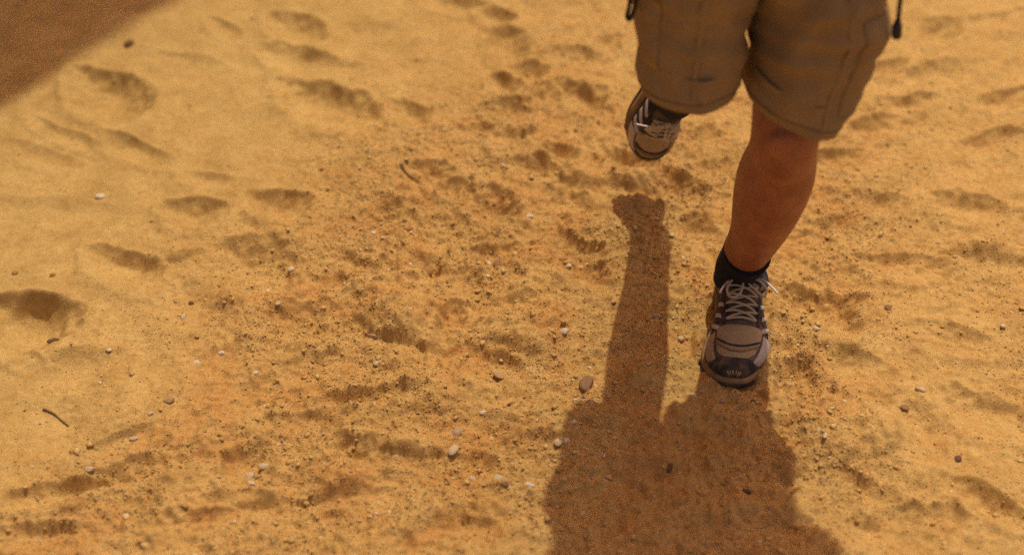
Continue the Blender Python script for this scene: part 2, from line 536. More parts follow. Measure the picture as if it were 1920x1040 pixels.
gx = grid_axis(-1.27, 1.27, .0026, -420, 420, 1.4)
gy = grid_axis(1.07, 2.97, .0026, -420, 420, 1.4)
GX, GY = np.meshgrid(gx, gy)
GZ = sand_height(GX, GY)
nx, ny = len(gx), len(gy)
idx = np.arange(nx * ny).reshape(ny, nx)
F = np.stack([idx[:-1, :-1], idx[:-1, 1:], idx[1:, 1:], idx[1:, :-1]], -1).reshape(-1, 4)
ground = link('sand_ground', np_mesh('sand_ground', np.stack([GX, GY, GZ], -1).reshape(-1, 3), F), M['sand'])
ground['kind'] = 'structure'
ch = grit_mask(GX.ravel(), GY.ravel()) * (.4 + .6 * sstep(-.1, .5, perlin(GX.ravel() * 7 + 31, GY.ravel() * 9 + 2) * .8 + .5 * perlin(GX.ravel() * 21, GY.ravel() * 24 + 5)))
at = ground.data.attributes.new('churned', 'FLOAT', 'POINT')
at.data.foreach_set('value', ch.astype(np.float32))

def gz(x, y):
    return float(sand_height(np.array([x]), np.array([y]))[0])

# ------------------------------------------------------------------ unseen wall added out of frame to throw the shade in the far left corner
def build_shade_wall():
    A, B = G(0, 205), G(345, 0)
    d = (B - A).normalized(); n = Vector((-d.y, d.x, 0))
    WH = 5.6
    off = Vector((-SUN.x / -SUN.z, -SUN.y / -SUN.z, 0)) * WH
    P = A + off
    P.z = 0
    L0, L1, nS, nZ = -4.2, 6.0, 150, 46
    th = .45
    prof = [(0, -.3)] + [(0.0 - .05 * (1 - k / nZ) ** 2, WH * k / nZ) for k in range(nZ + 1)] + [(th * .5, WH + .03), (th, WH)] + [(th + .05 * (1 - k / 12) ** 2, WH * k / 12) for k in range(11, -1, -1)] + [(th, -.3)]
    rings = []
    for i in range(nS + 1):
        s = L0 + (L1 - L0) * i / nS
        ring = []
        for (a, z) in prof:
            q = P + d * s + n * a
            w = .035 * float(perlin(np.array([s * 1.3 + a * 3]), np.array([z * 1.3]))[0]) + .014 * float(perlin(np.array([s * 5 + a * 9]), np.array([z * 5 + 7]))[0])
            q = q + n * w
            q.z = z + (.03 * float(perlin(np.array([s * .9 + 2.2]), np.array([.5]))[0]) if z > WH - .2 else 0)
            ring.append(q)
        rings.append(ring)
    mb = MB(); mb.rings(rings)
    return tag(mb.build('shade_wall', M['wall']), 'unseen tall wall just outside the far left corner, added to shade the sand', 'wall')
build_shade_wall()

# ------------------------------------------------------------------ the walking person
person = bpy.data.objects.new('person', None)
COL.objects.link(person)
person.location = (.37, 1.65, 0)
tag(person, 'person in khaki knee length shorts, dark socks and trail running shoes, striding toward the viewer', 'person')
bpy.context.view_layer.update()

def adopt(o, parent=None):
    """parent without moving"""
    p = parent or person
    o.parent = p
    o.matrix_parent_inverse = p.matrix_world.inverted() if p is person else Matrix()
    return o
POFF = Vector(person.location)

def limb(mb, rows, n=28, sub=5):
    """rows: (centre, half width x, half depth, lean axis) lofted along smooth curves; sections stay square to the path"""
    cs = spline([r[0] for r in rows], sub)
    m = len(cs)
    ts = [(i, *r[1:3]) for i, r in enumerate(rows)]
    rings = []
    for i, c in enumerate(cs):
        f = i / (m - 1) * (len(rows) - 1)
        a, b = lerp_table(ts, f)
        t = (cs[min(i + 1, m - 1)] - cs[max(i - 1, 0)]).normalized()
        ax = Vector((1, 0, 0)); ax = (ax - t * ax.dot(t)).normalized()
        bx = t.cross(ax)
        rings.append(ellipse_ring(c, ax * a, bx * b, n))
    mb.rings(rings)

SHOE_L = .300
PEL = Vector((.352, 1.625, .93))
# left (supporting) leg joints, from the picture
KN_L = PY(1469, 262, 1.565)
AN_L = PY(1381, 505, 1.715)
HIP_L = Vector((.418, 1.630, .86))
KN_R = Vector((.262, 1.622, .575))
toeR = PY(1208, 294, 2.055)
RR = Matrix.Rotation(math.radians(12), 4, 'Y') @ Matrix.Rotation(math.radians(101), 4, 'X') @ Matrix.Scale(.955, 4)
hl = toeR - (RR @ Vector((.006, -SHOE_L, .03)))
SHOE_MAT_R = Matrix.Translation(hl) @ RR
AN_R = SHOE_MAT_R @ Vector((0, -.078, .085))
HIP_R = Vector((.288, 1.620, .86))

SHOE_L = .300
toe = G(1374, 722)
gl = -.011
ang = math.radians(-8)
R = Matrix.Rotation(ang, 4, 'Z') @ Matrix.Diagonal((1.06, .93, .98, 1))
heel = Vector((toe.x, toe.y, 0)) - (R @ Vector((-.006, -SHOE_L, 0)))
SHOE_MAT = Matrix.Translation((heel.x, heel.y, gl)) @ R

LEAN = lambda z: .065 * float(sstep(.80, 1.12, z))

def build_body():
    mb = MB()
    # left leg: thigh, knee, calf, ankle, foot. Outline measured in the picture: (py, left px, right px, y)
    rows = [(HIP_L + Vector((0, .0, .02)), .062, .072), (HIP_L.lerp(KN_L, .35) + Vector((0, .01, 0)), .066, .070), (HIP_L.lerp(KN_L, .72) + Vector((0, .012, 0)), .056, .056)]
    out = [(255, 1407, 1537, 1.572), (292, 1398, 1533, 1.590), (325, 1383, 1529, 1.606), (360, 1375, 1515, 1.624), (400, 1371, 1493, 1.645), (440, 1367, 1466, 1.668), (478, 1352, 1438, 1.692), (510, 1342, 1418, 1.708)]
    dep = [.054, .055, .062, .064, .058, .048, .040, .040]
    for (py, l, r, y), b in zip(out, dep):
        c = PY((l + r) / 2, py, y)
        w = (PY(r, py, y) - PY(l, py, y)).length / 2
        rows.append((c, w * .985, b))
    rows.append((SHOE_MAT @ Vector((0, -.080, .075)), .033, .040))
    rows.append((SHOE_MAT @ Vector((0, -.070, .045)), .028, .034))
    limb(mb, rows)
    def blob(px, py, y, rx, ry, rz, lean=0):
        mb.ellipsoid(PY(px, py, y), (rx, ry, rz), Matrix.Rotation(lean, 3, 'Y') @ Matrix.Rotation(.36, 3, 'X'), 16, 12)
    blob(1416, 362, 1.632, .024, .036, .080, .16)        # inner calf
    blob(1462, 360, 1.578, .022, .022, .105, .20)        # shin muscle
    blob(1432, 395, 1.600, .011, .018, .140, .19)        # shin bone
    blob(1466, 272, 1.532, .026, .016, .030, .1)         # kneecap
    fx = rows[-1][0].x
    limb(mb, [(SHOE_MAT @ Vector((x, -t, z)), w, h) for x, t, z, w, h in ((0, .04, .048, .020, .018), (0, .10, .055, .022, .018), (-.002, .18, .046, .026, .013), (-.004, .25, .034, .022, .009))])
    # right leg, pushing off behind
    def P(a, b, f): return a.lerp(b, f)
    limb(mb, [(HIP_R + Vector((0, 0, .02)), .062, .070), (P(HIP_R, KN_R, .35), .064, .066), (P(HIP_R, KN_R, .75), .058, .060), (KN_R + Vector((0, .012, .006)), .050, .048),
              (P(KN_R, AN_R, .2), .050, .048), (P(KN_R, AN_R, .38), .052, .052), (P(KN_R, AN_R, .65), .045, .047), (P(KN_R, AN_R, .88), .036, .037), (AN_R, .035, .038), (SHOE_MAT_R @ Vector((0, -.070, .055)), .026, .028)])
    limb(mb, [(SHOE_MAT_R @ Vector((0, -t, z)), w, h) for t, z, w, h in ((.05, .048, .020, .018), (.10, .055, .022, .016), (.18, .046, .024, .012), (.24, .036, .020, .009))])
    # pelvis and torso, leaning a little into the stride
    T = lambda x, y, z, a, b: (Vector((PEL.x + x + LEAN(z), PEL.y + y, z)), a, b)
    limb(mb, [T(0, 0, .80, .090, .070), T(0, 0, .90, .118, .080), T(0, -.005, 1.0, .122, .084), T(0, -.015, 1.12, .126, .086), T(0, -.03, 1.25, .158, .105), T(0, -.045, 1.36, .165, .10), T(0, -.05, 1.42, .12, .075), T(0, -.055, 1.46, .062, .06)])
    limb(mb, [T(0, -.05, 1.42, .058, .058), T(0, -.065, 1.50, .054, .056), T(0, -.075, 1.56, .052, .058)])
    hc = Vector((PEL.x + .065, PEL.y - .10, 1.64))
    mb.ellipsoid(hc + Vector((0, .012, .02)), (.074, .092, .098))
    mb.ellipsoid(hc + Vector((0, -.025, -.035)), (.058, .062, .078))
    mb.ellipsoid(hc + Vector((0, -.088, -.022)), (.014, .022, .024))
    mb.ellipsoid(hc + Vector((0, -.085, .022)), (.045, .014, .012))
    mb.ellipsoid(hc + Vector((0, -.076, -.062)), (.024, .014, .008))
    mb.ellipsoid(hc + Vector((0, -.070, -.092)), (.022, .018, .018))
    for s in (-1, 1):
        mb.ellipsoid(hc + Vector((s * .074, .02, -.005)), (.009, .022, .034))
    # arms: upper arm, elbow, forearm, palm, five fingers
    for s, el, wr in ((-1, Vector((PEL.x - .090, 1.58, 1.10)), Vector((PEL.x - .08, 1.40, 1.08))), (1, Vector((PEL.x + .215, 1.60, 1.11)), Vector((PEL.x + .20, 1.42, 1.05)))):
        sh = Vector((PEL.x + .065 + s * .165, PEL.y - .045, 1.375))
        limb(mb, [(sh + Vector((-s * .05, 0, 0)), .05, .055), (sh, .053, .056), (sh.lerp(el, .5), .044, .048), (el, .037, .040), (el.lerp(wr, .3), .039, .041), (el.lerp(wr, .8), .028, .030), (wr, .028, .022)])
        d = (wr - el).normalized()
        side = Vector((1, 0, 0)); side = (side - d * side.dot(d)).normalized(); nn = d.cross(side)
        # palm faces the thigh: thickness along side, breadth along nn
        rings = [ellipse_ring(wr + d * t, side * tk, nn * br, 20) for t, tk, br in ((-.01, .022, .026), (.02, .019, .033), (.05, .016, .041), (.085, .014, .040), (.095, .011, .036))]
        mb.rings(rings)
        for f, (off, ln) in enumerate(((-.030, .070), (-.010, .080), (.010, .075), (.029, .060))):
            b0 = wr + d * .085 + nn * off
            p1 = b0 + d * ln * .45 - side * s * .006; p2 = p1 + d * ln * .32 - side * s * .016; p3 = p2 + d * ln * .22 - side * s * .018
            mb.tube(spline([b0, p1, p2, p3], 4), .0092, 10, .0074)
        t0 = wr + d * .02 - nn * .028
        mb.tube(spline([t0, t0 - nn * .022 + d * .03 - side * s * .01, t0 - nn * .028 + d * .062 - side * s * .02], 5), .012, 10, .0085)
    me = remesh(mb, .0052, 5)
    me.transform(Matrix.Translation(-POFF))
    me.name = 'body'
    o = link('body', me, M['skin'], person)
    for s in (-1, 1):
        e = MB(); e.ellipsoid(hc + Vector((s * .030, -.076, .002)) - POFF, (.012, .012, .009)); e.build('eye', M['eye'], person)
    h = MB(); h.ellipsoid(hc + Vector((0, .022, .035)) - POFF, (.084, .098, .098)); h.ellipsoid(hc + Vector((0, .05, -.02)) - POFF, (.076, .068, .075))
    hm = remesh(h, .007, 3); link('hair', hm, M['hair'], person)
    # shirt
    sb = MB()
    limb(sb, [T(.006, 0, .885, .146, .112), T(.008, 0, .93, .150, .112), T(.004, -.005, 1.0, .152, .110), T(0, -.015, 1.12, .160, .116), T(0, -.03, 1.25, .176, .126), T(0, -.045, 1.36, .182, .118), T(0, -.05, 1.43, .125, .085), T(0, -.055, 1.47, .070, .068)])
    for s, el in ((-1, Vector((PEL.x - .090, 1.58, 1.10))), (1, Vector((PEL.x + .215, 1.60, 1.11)))):
        sh = Vector((PEL.x + .065 + s * .165, PEL.y - .045, 1.375))
        limb(sb, [(sh + Vector((-s * .05, 0, 0)), .06, .065), (sh, .064, .067), (sh.lerp(el, .5), .060, .062), (sh.lerp(el, .8), .060, .060)])
    sm = remesh(sb, .008, 4); sm.transform(Matrix.Translation(-POFF)); link('shirt', sm, M['shirt'], person)
build_body()

# ---- shorts: two roomy legs joined at the seat
def wr_noise(x, y, sx, sy, o):
    return float(perlin(np.array([x * sx + o]), np.array([y * sy + o * 1.7]))[0])

def shorts_leg(rows, side, n=72, sub=12):
    """rows from waist to hem: (left px or x, ...) as (centre, half width, half depth, tilt vector)"""
    cs = spline([r[0] for r in rows], sub)
    m = len(cs)
    wid = [(i, r[1], r[2]) for i, r in enumerate(rows)]
    ax = spline([r[3] for r in rows], sub)
    rings = []
    for i, c in enumerate(cs):
        f = i / (m - 1) * (len(rows) - 1)
        a, b = lerp_table(wid, f)
        A = ax[i].normalized()
        t = (cs[min(i + 1, m - 1)] - cs[max(i - 1, 0)]).normalized()
        Bv = A.cross(t); Bv = Vector((0, -1, 0)) - A * A.y; Bv.z *= .4; Bv.normalize()
        ring = ellipse_ring(c, A * a, Bv * b, n, 2.05)
        v = i / (m - 1)
        for j in range(n):
            p = ring[j]; d = (p - c)
            u = j / n
            dn = d.normalized()
            al = math.sin(math.pi * min(1, v * 1.05))
            # drag folds slanting across the thigh, plus softer sags
            hx, hz = p.x * side, p.z
            w = .013 * (.6 - 2.2 * abs(wr_noise(hx + .55 * hz, hz - .35 * hx, 7, 17, 3.1 + side))) + .009 * (.6 - 2.2 * abs(wr_noise(hx - .4 * hz, hz, 17, 8, 7.7 + side))) + .004 * wr_noise(hx, hz, 30, 30, 5.5) + .0016 * wr_noise(hx + hz, hz, 70, 60, 1.3)
            ring[j] = p + dn * w * (.5 + .5 * al)
        rings.append(ring)
    return rings

def build_shorts():
    mb = MB()
    # left leg (on the right of the picture)
    WA = Vector((1, 0, 0))
    hemL_in, hemL_out = PY(1408, 180, 1.585), PY(1564, 216, 1.565)
    aL = (hemL_out - hemL_in); cL = (hemL_in + hemL_out) / 2
    midL_in, midL_out = PY(1409, 80, 1.605), PY(1618, 100, 1.590)
    aM = midL_out - midL_in; cM = (midL_in + midL_out) / 2
    topL_in, topL_out = PY(1412, -40, 1.625), PY(1650, -10, 1.610)
    aT = topL_out - topL_in; cT = (topL_in + topL_out) / 2
    rowsL = [(Vector((PEL.x + .082, 1.630, 1.02)), .088, .112, WA), (Vector((PEL.x + .080, 1.630, .90)), .088, .112, WA), (Vector((PEL.x + .080, 1.625, .78)), .084, .108, WA),
             (cT, aT.length / 2, .120, aT), (cM, aM.length / 2, .104, aM), (cL, aL.length / 2, .086, aL)]
    rL = shorts_leg(rowsL, 1)
    # right leg (left of the picture), knee swinging back
    hemR_in, hemR_out = PY(1386, 158, 1.575), PY(1195, 166, 1.585)
    aR = (hemR_in - hemR_out); cR = (hemR_in + hemR_out) / 2
    midR_in, midR_out = PY(1398, 60, 1.595), PY(1197, 66, 1.605)
    aM2 = midR_in - midR_out; cM2 = (midR_in + midR_out) / 2
    topR_in, topR_out = PY(1422, -40, 1.612), PY(1196, -40, 1.620)
    aT2 = topR_in - topR_out; cT2 = (topR_in + topR_out) / 2
    rowsR = [(Vector((PEL.x - .082, 1.630, 1.02)), .088, .112, WA), (Vector((PEL.x - .058, 1.612, .90)), .080, .104, WA), (Vector((PEL.x - .068, 1.598, .78)), .080, .096, WA),
             (cT2, aT2.length / 2, .092, aT2), (cM2, aM2.length / 2, .080, aM2), (cR, aR.length / 2, .074, aR)]
    rR = shorts_leg(rowsR, -1)
    for rings in (rL, rR):
        mb.rings([[p - POFF for p in r] for r in rings], cap0=True, cap1=False)
        # turned-in hem
        last = rings[-1]; c = sum(last, Vector()) / len(last)
        inner = [[p + (c - p) * k + Vector((0, 0, z)) - POFF for p in last] for k, z in ((0, -.0), (.03, -.002), (.045, .004), (.06, .05))]
        mb.rings(inner, cap0=False, cap1=False)
    sh = mb.build('shorts', M['shorts'], person)
    # hem stitching line, fly seam, pocket flaps and buttons as raised pieces
    def ring_at(rings, v):
        return rings[int(round(v * (len(rings) - 1)))]
    for rings in (rL, rR):
        t = MB()
        k = len(rings) - 4
        c = sum(rings[k], Vector()) / len(rings[k])
        ring = [c + (p - c) * 1.008 - POFF for p in rings[k]]
        t.tube(ring + [ring[0], ring[1]], .0011, 5)
        t.build('hem_stitching', M['shorts_dark'], sh)
    def patch(rings, u0, u1, v0, v1, off, name, mat, skew=0.0):
        nI, nJ = 12, 12
        n = len(rings[0]); m = len(rings)
        def at(u, v):
            fi = min(max(v * (m - 1), 0), m - 1.001); i = int(fi); fi -= i
            fj = (u % 1) * n; j = int(fj); fj -= j
            g = lambda a, b: rings[a][b % n]
            return (g(i, j).lerp(g(i, j + 1), fj)).lerp(g(i + 1, j).lerp(g(i + 1, j + 1), fj), fi)
        def nrm(u, v):
            du = at(u + .01, v) - at(u - .01, v); dv = at(u, v + .01) - at(u, v - .01)
            nn = du.cross(dv)
            c = sum(rings[int(v * (m - 1))], Vector()) / n
            if nn.dot(at(u, v) - c) < 0: nn = -nn
            return nn.normalized()
        top, bot = [], []
        for i in range(nI + 1):
            rt, rb = [], []
            for j in range(nJ + 1):
                a, b = i / nI, j / nJ
                v = v0 + (v1 - v0) * a + skew * b; u = u0 + (u1 - u0) * b
                e = min(a, 1 - a, b, 1 - b)
                p = at(u, v); N = nrm(u, v)
                rt.append(p + N * off * (.25 + .75 * min(1, e * 9)) - POFF); rb.append(p - N * .002 - POFF)
            top.append(rt); bot.append(rb)
        q = MB(); q.rings(top, closed=False, cap0=False, cap1=False); q.rings(bot, closed=False, cap0=False, cap1=False)
        return q.build(name, mat, sh)
    # cargo pockets on the outer thighs, with flaps
    patch(rL, .05, .185, .62, .90, .0048, 'cargo_pocket', M['shorts'])
    patch(rL, .05, .19, .585, .67, .0060, 'pocket_flap', M['shorts'])
    patch(rR, .37, .49, .62, .86, .0048, 'cargo_pocket', M['shorts'])
    patch(rR, .365, .495, .585, .67, .0072, 'pocket_flap', M['shorts'])
    patch(rL, .215, .232, .42, .97, .0022, 'side_seam', M['shorts'])
    patch(rR, .255, .272, .42, .97, .0022, 'side_seam', M['shorts'])
    b = MB(); q = PY(1322, 60, 1.642)
    return sh
build_shorts()

# ---- socks
def build_sock(path, rads, name='sock'):
    mb = MB()
    limb(mb, [(p, a, b) for p, (a, b) in zip(path, rads)], 32, 6)
    me = mb.mesh('sock'); me.transform(Matrix.Translation(-POFF))
    return link('sock', me, M['sock'], person)
c1 = PY((1352 + 1440) / 2, 482, 1.690); c2 = PY((1343 + 1420) / 2, 508, 1.708)
skL = build_sock([c1 + (c1 - c2) * .35, c1, c2, SHOE_MAT @ Vector((0, -.082, .082)), SHOE_MAT @ Vector((0, -.074, .050))],
           [(.0415, .0465), (.0400, .0450), (.0380, .0450), (.0375, .048), (.036, .048)])
d = (KN_R - AN_R).normalized()
build_sock([AN_R + d * .085, AN_R + d * .045, AN_R, SHOE_MAT_R @ Vector((0, -.076, .055))], [(.0415, .042), (.039, .041), (.037, .042), (.030, .034)])

# ---- trail running shoes
SHOE_L = .300
OUT = [(0, .004, .004), (.006, .019, .019), (.02, .030, .030), (.05, .035, .035), (.09, .035, .034), (.14, .040, .034), (.185, .048, .043), (.215, .051, .049), (.245, .048, .049), (.27, .038, .043), (.287, .026, .032), (.296, .015, .020), (.300, .004, .007)]
def mid_x(s): return -.006 * sstep(.18, .30, s)
TOP = [(0, .060), (.015, .074), (.05, .070), (.09, .070), (.12, .084), (.135, .086), (.16, .080), (.19, .073), (.22, .066), (.25, .058), (.275, .046), (.29, .036), (.300, .022)]
BASE = [(0, .036), (.08, .032), (.16, .026), (.22, .021), (.27, .016), (.30, .014)]
SPRING = lambda s: .010 * float(sstep(.22, .31, s)) + .006 * float(1 - sstep(0, .05, s))

def shoe_surf(s, t, off=0.0):
    """point on the upper: s from heel, t 0 (medial sole edge) .. 1 (lateral sole edge)"""
    wl, wm = lerp_table(OUT, s)
    top = lerp_table(TOP, s)[0]; base = lerp_table(BASE, s)[0]
    wl *= .93; wm *= .93
    th = math.pi * (1 - t)
    cs, sn = math.cos(th), math.sin(th)
    pw = 2 / 2.5
    w = wl if cs > 0 else wm
    x = mid_x(s) + math.copysign(abs(cs) ** pw, cs) * w
    # the throat is narrower than the sole: pull the sides in above the sole for the rear and middle part
    z = base + (top - base) * abs(sn) ** pw
    return Vector((x, -s, z + SPRING(s)))

def shoe_n(s, t):
    e = .004
    du = shoe_surf(min(s + e, SHOE_L - .0005), t) - shoe_surf(max(s - e, .0005), t)
    dv = shoe_surf(s, min(t + .02, 1)) - shoe_surf(s, max(t - .02, 0))
    n = du.cross(dv)
    c = Vector((mid_x(s), -s, .035))
    if n.dot(shoe_surf(s, t) - c) < 0: n = -n
    return n.normalized() if n.length > 1e-9 else Vector((0, 0, 1))

def shoe_patch(fs, ft, off, nI=16, nJ=12, edge=8):
    top, bot = [], []
    for i in range(nI + 1):
        a, b_ = [], []
        for j in range(nJ + 1):
            u, v = i / nI, j / nJ
            s = min(max(fs(u, v), .001), SHOE_L - .001); t = min(max(ft(u, v), 0), 1)
            p, n = shoe_surf(s, t), shoe_n(s, t)
            e = min(u, 1 - u, v, 1 - v)
            a.append(p + n * off * (.2 + .8 * min(1, e * edge))); b_.append(p - n * .0015)
        top.append(a); bot.append(b_)
    mb = MB(); mb.rings(top, False, cap0=False, cap1=False); mb.rings(bot, False, cap0=False, cap1=False)
    return mb

def build_shoe(mat4, mirror):
    T = Matrix.Translation(-POFF) @ mat4 @ Matrix.Diagonal((-1 if mirror else 1, 1, 1, 1))
    def fin(mb, name, mat, parent):
        me = mb.mesh(name); me.transform(T)
        if mirror: me.flip_normals()
        return link(name, me, mat, parent)
    def quad(s0, s1, t0, t1, off, name, mat, **k):
        return fin(shoe_patch(lambda u, v: s0 + (s1 - s0) * u, lambda u, v: t0 + (t1 - t0) * v, off, **k), name, mat, root)
    # upper
    ss = [SHOE_L * (.5 - .5 * math.cos(math.pi * i / 48)) for i in range(49)]
    ss[0] = .0005; ss[-1] = SHOE_L - .0005
    mb = MB(); mb.rings([[shoe_surf(s, j / 32) for j in range(33)] for s in ss], closed=False, cap0=False, cap1=False)
    root = fin(mb, 'shoe', M['mesh_grey'], person)
    # midsole and outsole
    def sole(z0, z1, grow, name, mat, bulge=.0):
        rings = []
        prof = [(z0, -.004), (z0 + .002, 0), ((z0 + z1) / 2, bulge), (z1 - .002, 0), (z1, -.004)]
        n = 90
        pts = []
        for k in range(n):
            f = k / n
            if f < .5: s = SHOE_L * (.5 - .5 * math.cos(math.pi * f * 2)); sgn = 1
            else: s = SHOE_L * (.5 + .5 * math.cos(math.pi * (f - .5) * 2)); sgn = -1
            pts.append((s, sgn))
        for (zf, g) in prof:
            ring = []
            for (s, sgn) in pts:
                wl, wm = lerp_table(OUT, s)
                w = (wl if sgn > 0 else wm) + grow + g
                base = lerp_table(BASE, s)[0] + .003
                ys = -s + (-(grow + g) if s > .28 else (grow + g if s < .02 else 0))
                ring.append(Vector((mid_x(s) + sgn * max(.001, w), ys, zf * base + SPRING(s))))
            rings.append(ring)
        m = MB(); m.rings(rings)
        return fin(m, name, mat, root)
    sole(.30, 1.06, .003, 'midsole', M['midsole'], .002)
    sole(.0, .34, .004, 'outsole', M['rubber'], .001)
    # tread lugs round the front edge
    for k in range(11):
        a = (k - 5) / 5
        s = .292 - .045 * a * a
        wl, wm = lerp_table(OUT, s)
        x = mid_x(s) + (wl if a > 0 else wm) * math.copysign(min(1, abs(a) * 1.02), a)
        l = MB(); c = Vector((x, -s - .0045 * (1 - abs(a)), .007 + SPRING(s)))
        dx = Vector((1, -.9 * a, 0)).normalized(); dy = Vector((-dx.y, dx.x, 0))
        l.rings([[c + dx * (px * .0048) + dy * (py * .006) + Vector((0, 0, z)) for px, py in ((-1, -1), (1, -1), (1, 1), (-1, 1))] for z in (-.006, .005)])
        fin(l, 'lug', M['rubber'], root)
    # black toe bumper with a ribbed tan lip
    quad(.272, .2985, .0, 1.0, .0030, 'toe_bumper', M['rubber'], nI=14, nJ=40)
    for k in range(6):
        t = .36 + .056 * k
        quad(.2935, .2985, t - .018, t + .018, .0065, 'toe_rib', M['suede'], nI=5, nJ=5)
    # tan toe box with a raised curved seam
    fin(shoe_patch(lambda u, v: .205 + (.056 + .022 * math.sin(math.pi * v)) * u, lambda u, v: .5 + (v - .5) * (.50 - .06 * u), .0034, 16, 18), 'toe_box_panel', M['suede'], root)
    for k, (sm, of) in enumerate(((.252, .0048), (.262, .0044))):
        pts = []
        for i in range(15):
            v = i / 14; s = sm - .016 + .018 * math.sin(math.pi * v); t = .5 + (v - .5) * .42
            pts.append(shoe_surf(s, t) + shoe_n(s, t) * of)
        q = MB(); q.tube(pts, .0016, 6); fin(q, 'seam', M['navy'] if k == 0 else M['midsole'], root)
    # side overlays: grey toe wings, navy mid panels, pale stripes, heel counter
    for lat in (0, 1):
        m = lambda t: 1 - t if lat else t
        fin(shoe_patch(lambda u, v: .205 + .062 * u + .010 * v, lambda u, v: m(.04 + .19 * v), .0040, 12, 10), 'toe_wing', M['pale'] if lat else M['suede'], root)
        fin(shoe_patch(lambda u, v: .115 + .090 * u - .018 * v, lambda u, v: m(.03 + .30 * v), .0026, 14, 10), 'quarter_panel', M['navy'], root)
        for k in range(3):
            fin(shoe_patch(lambda u, v, k=k: .125 + .026 * k + .011 * u + .026 * v, lambda u, v: m(.07 + .20 * v), .0050, 6, 10), 'side_stripe', M['pale'], root)
        fin(shoe_patch(lambda u, v: .118 + .085 * u, lambda u, v: m(.31 + .045 * v - .01 * u), .0052, 18, 5), 'eyestay', M['navy'], root)
        fin(shoe_patch(lambda u, v: .003 + .085 * u, lambda u, v: m(.02 + .36 * v * (1 - .35 * u)), .0036, 14, 10), 'heel_counter', M['suede'], root)
    # padded collar round the ankle opening
    cp = []
    for i in range(29):
        a = 2 * math.pi * i / 28
        s = .076 - .050 * math.cos(a); x = .0385 * math.sin(a)
        z = .073 + .010 * math.cos(a) ** 2 * (.9 if math.cos(a) > 0 else .5) - .004 * math.sin(a) ** 2
        cp.append(Vector((x, -s, z)))
    q = MB(); q.tube(cp, .0075, 10); fin(q, 'collar', M['navy'], root)
    # tongue
    rings = []
    for i in range(15):
        f = i / 14
        s = .205 - .098 * f; z0 = lerp_table(TOP, s)[0] + SPRING(s) + .003 + .018 * f * f
        w = .020 + .010 * f - .006 * max(0, f - .85) / .15
        rings.append([Vector((mid_x(s) + w * c, -s + .004 * f * (1 - abs(c)), z0 - .010 * c * c + dz)) for c, dz in ((-1, 0), (-.6, .001), (-.2, .002), (.2, .002), (.6, .001), (1, 0), (.6, -.006), (0, -.006), (-.6, -.006))])
    q = MB(); q.rings(rings); fin(q, 'tongue', M['mesh_grey'], root)
    # laces: criss-cross runs, knot, two loops, two ends with pale tips
    def over(s, x, h=0.0):
        f = (.205 - s) / .098
        return Vector((x, -s, lerp_table(TOP, s)[0] + SPRING(s) + .0085 + .018 * max(0, f) ** 2 - .35 * abs(x) ** 1.5 * 2.2 + h))
    rows = [.198, .183, .167, .151, .136]
    for i in range(len(rows) - 1):
        for k, sgn in enumerate((-1, 1)):
            w0, w1 = .0235, .0245
            pts = [over(rows[i], sgn * w0, -.002), over(rows[i] * .75 + rows[i + 1] * .25, sgn * .012, .0016 + k * .003), over((rows[i] + rows[i + 1]) / 2, 0, .002 + k * .003),
                   over(rows[i] * .25 + rows[i + 1] * .75, -sgn * .012, .0016 + k * .003), over(rows[i + 1], -sgn * w1, -.002)]
            q = MB(); q.tube(spline(pts, 5), .0021, 7); fin(q, 'lace', M['lace'], root)
    q = MB(); q.tube(spline([over(.198, -.0235, -.002), over(.199, 0, .002), over(.198, .0235, -.002)], 6), .0021, 7); fin(q, 'lace', M['lace'], root)
    kn = over(.128, 0, .006)
    for sgn in (-1, 1):
        q = MB(); q.tube(spline([over(.136, sgn * .0245, -.002), over(.130, sgn * .012, .003), kn], 5), .0021, 7); fin(q, 'lace', M['lace'], root)
    q = MB(); q.ellipsoid(kn, (.0065, .0055, .005)); fin(q, 'lace_knot', M['lace'], root)
    loopA = [kn, kn + Vector((-.016, -.008, .004)), kn + Vector((-.026, -.030, -.001)), kn + Vector((-.020, -.046, -.007)), kn + Vector((-.006, -.040, -.003)), kn + Vector((-.001, -.016, .003)), kn]
    q = MB(); q.tube(spline(loopA, 7), .0021, 7); fin(q, 'lace_loop', M['lace'], root)
    loopB = [kn, kn + Vector((.010, -.004, .005)), kn + Vector((.024, -.010, .006)), kn + Vector((.036, -.022, -.002)), kn + Vector((.032, -.032, -.010)), kn + Vector((.014, -.020, -.001)), kn]
    q = MB(); q.tube(spline(loopB, 7), .0021, 7); fin(q, 'lace_loop', M['lace'], root)
    for pts in ([kn, kn + Vector((-.016, .000, .002)), kn + Vector((-.030, -.014, -.008)), kn + Vector((-.036, -.024, -.018))], [kn, kn + Vector((.020, -.004, .006)), kn + Vector((.036, -.010, .004)), kn + Vector((.055, -.022, -.010))]):
        sp = spline(pts, 6); c = int(len(sp) * .66)
        q = MB(); q.tube(sp[:c + 1], .0020, 7); e = fin(q, 'lace_end', M['lace'], root)
        q = MB(); q.tube(sp[c:], .0018, 7); fin(q, 'lace_tip', M['tip'], root)
    return root

build_shoe(SHOE_MAT, False)
# lifted shoe: toe low, heel raised behind
build_shoe(SHOE_MAT_R, True)

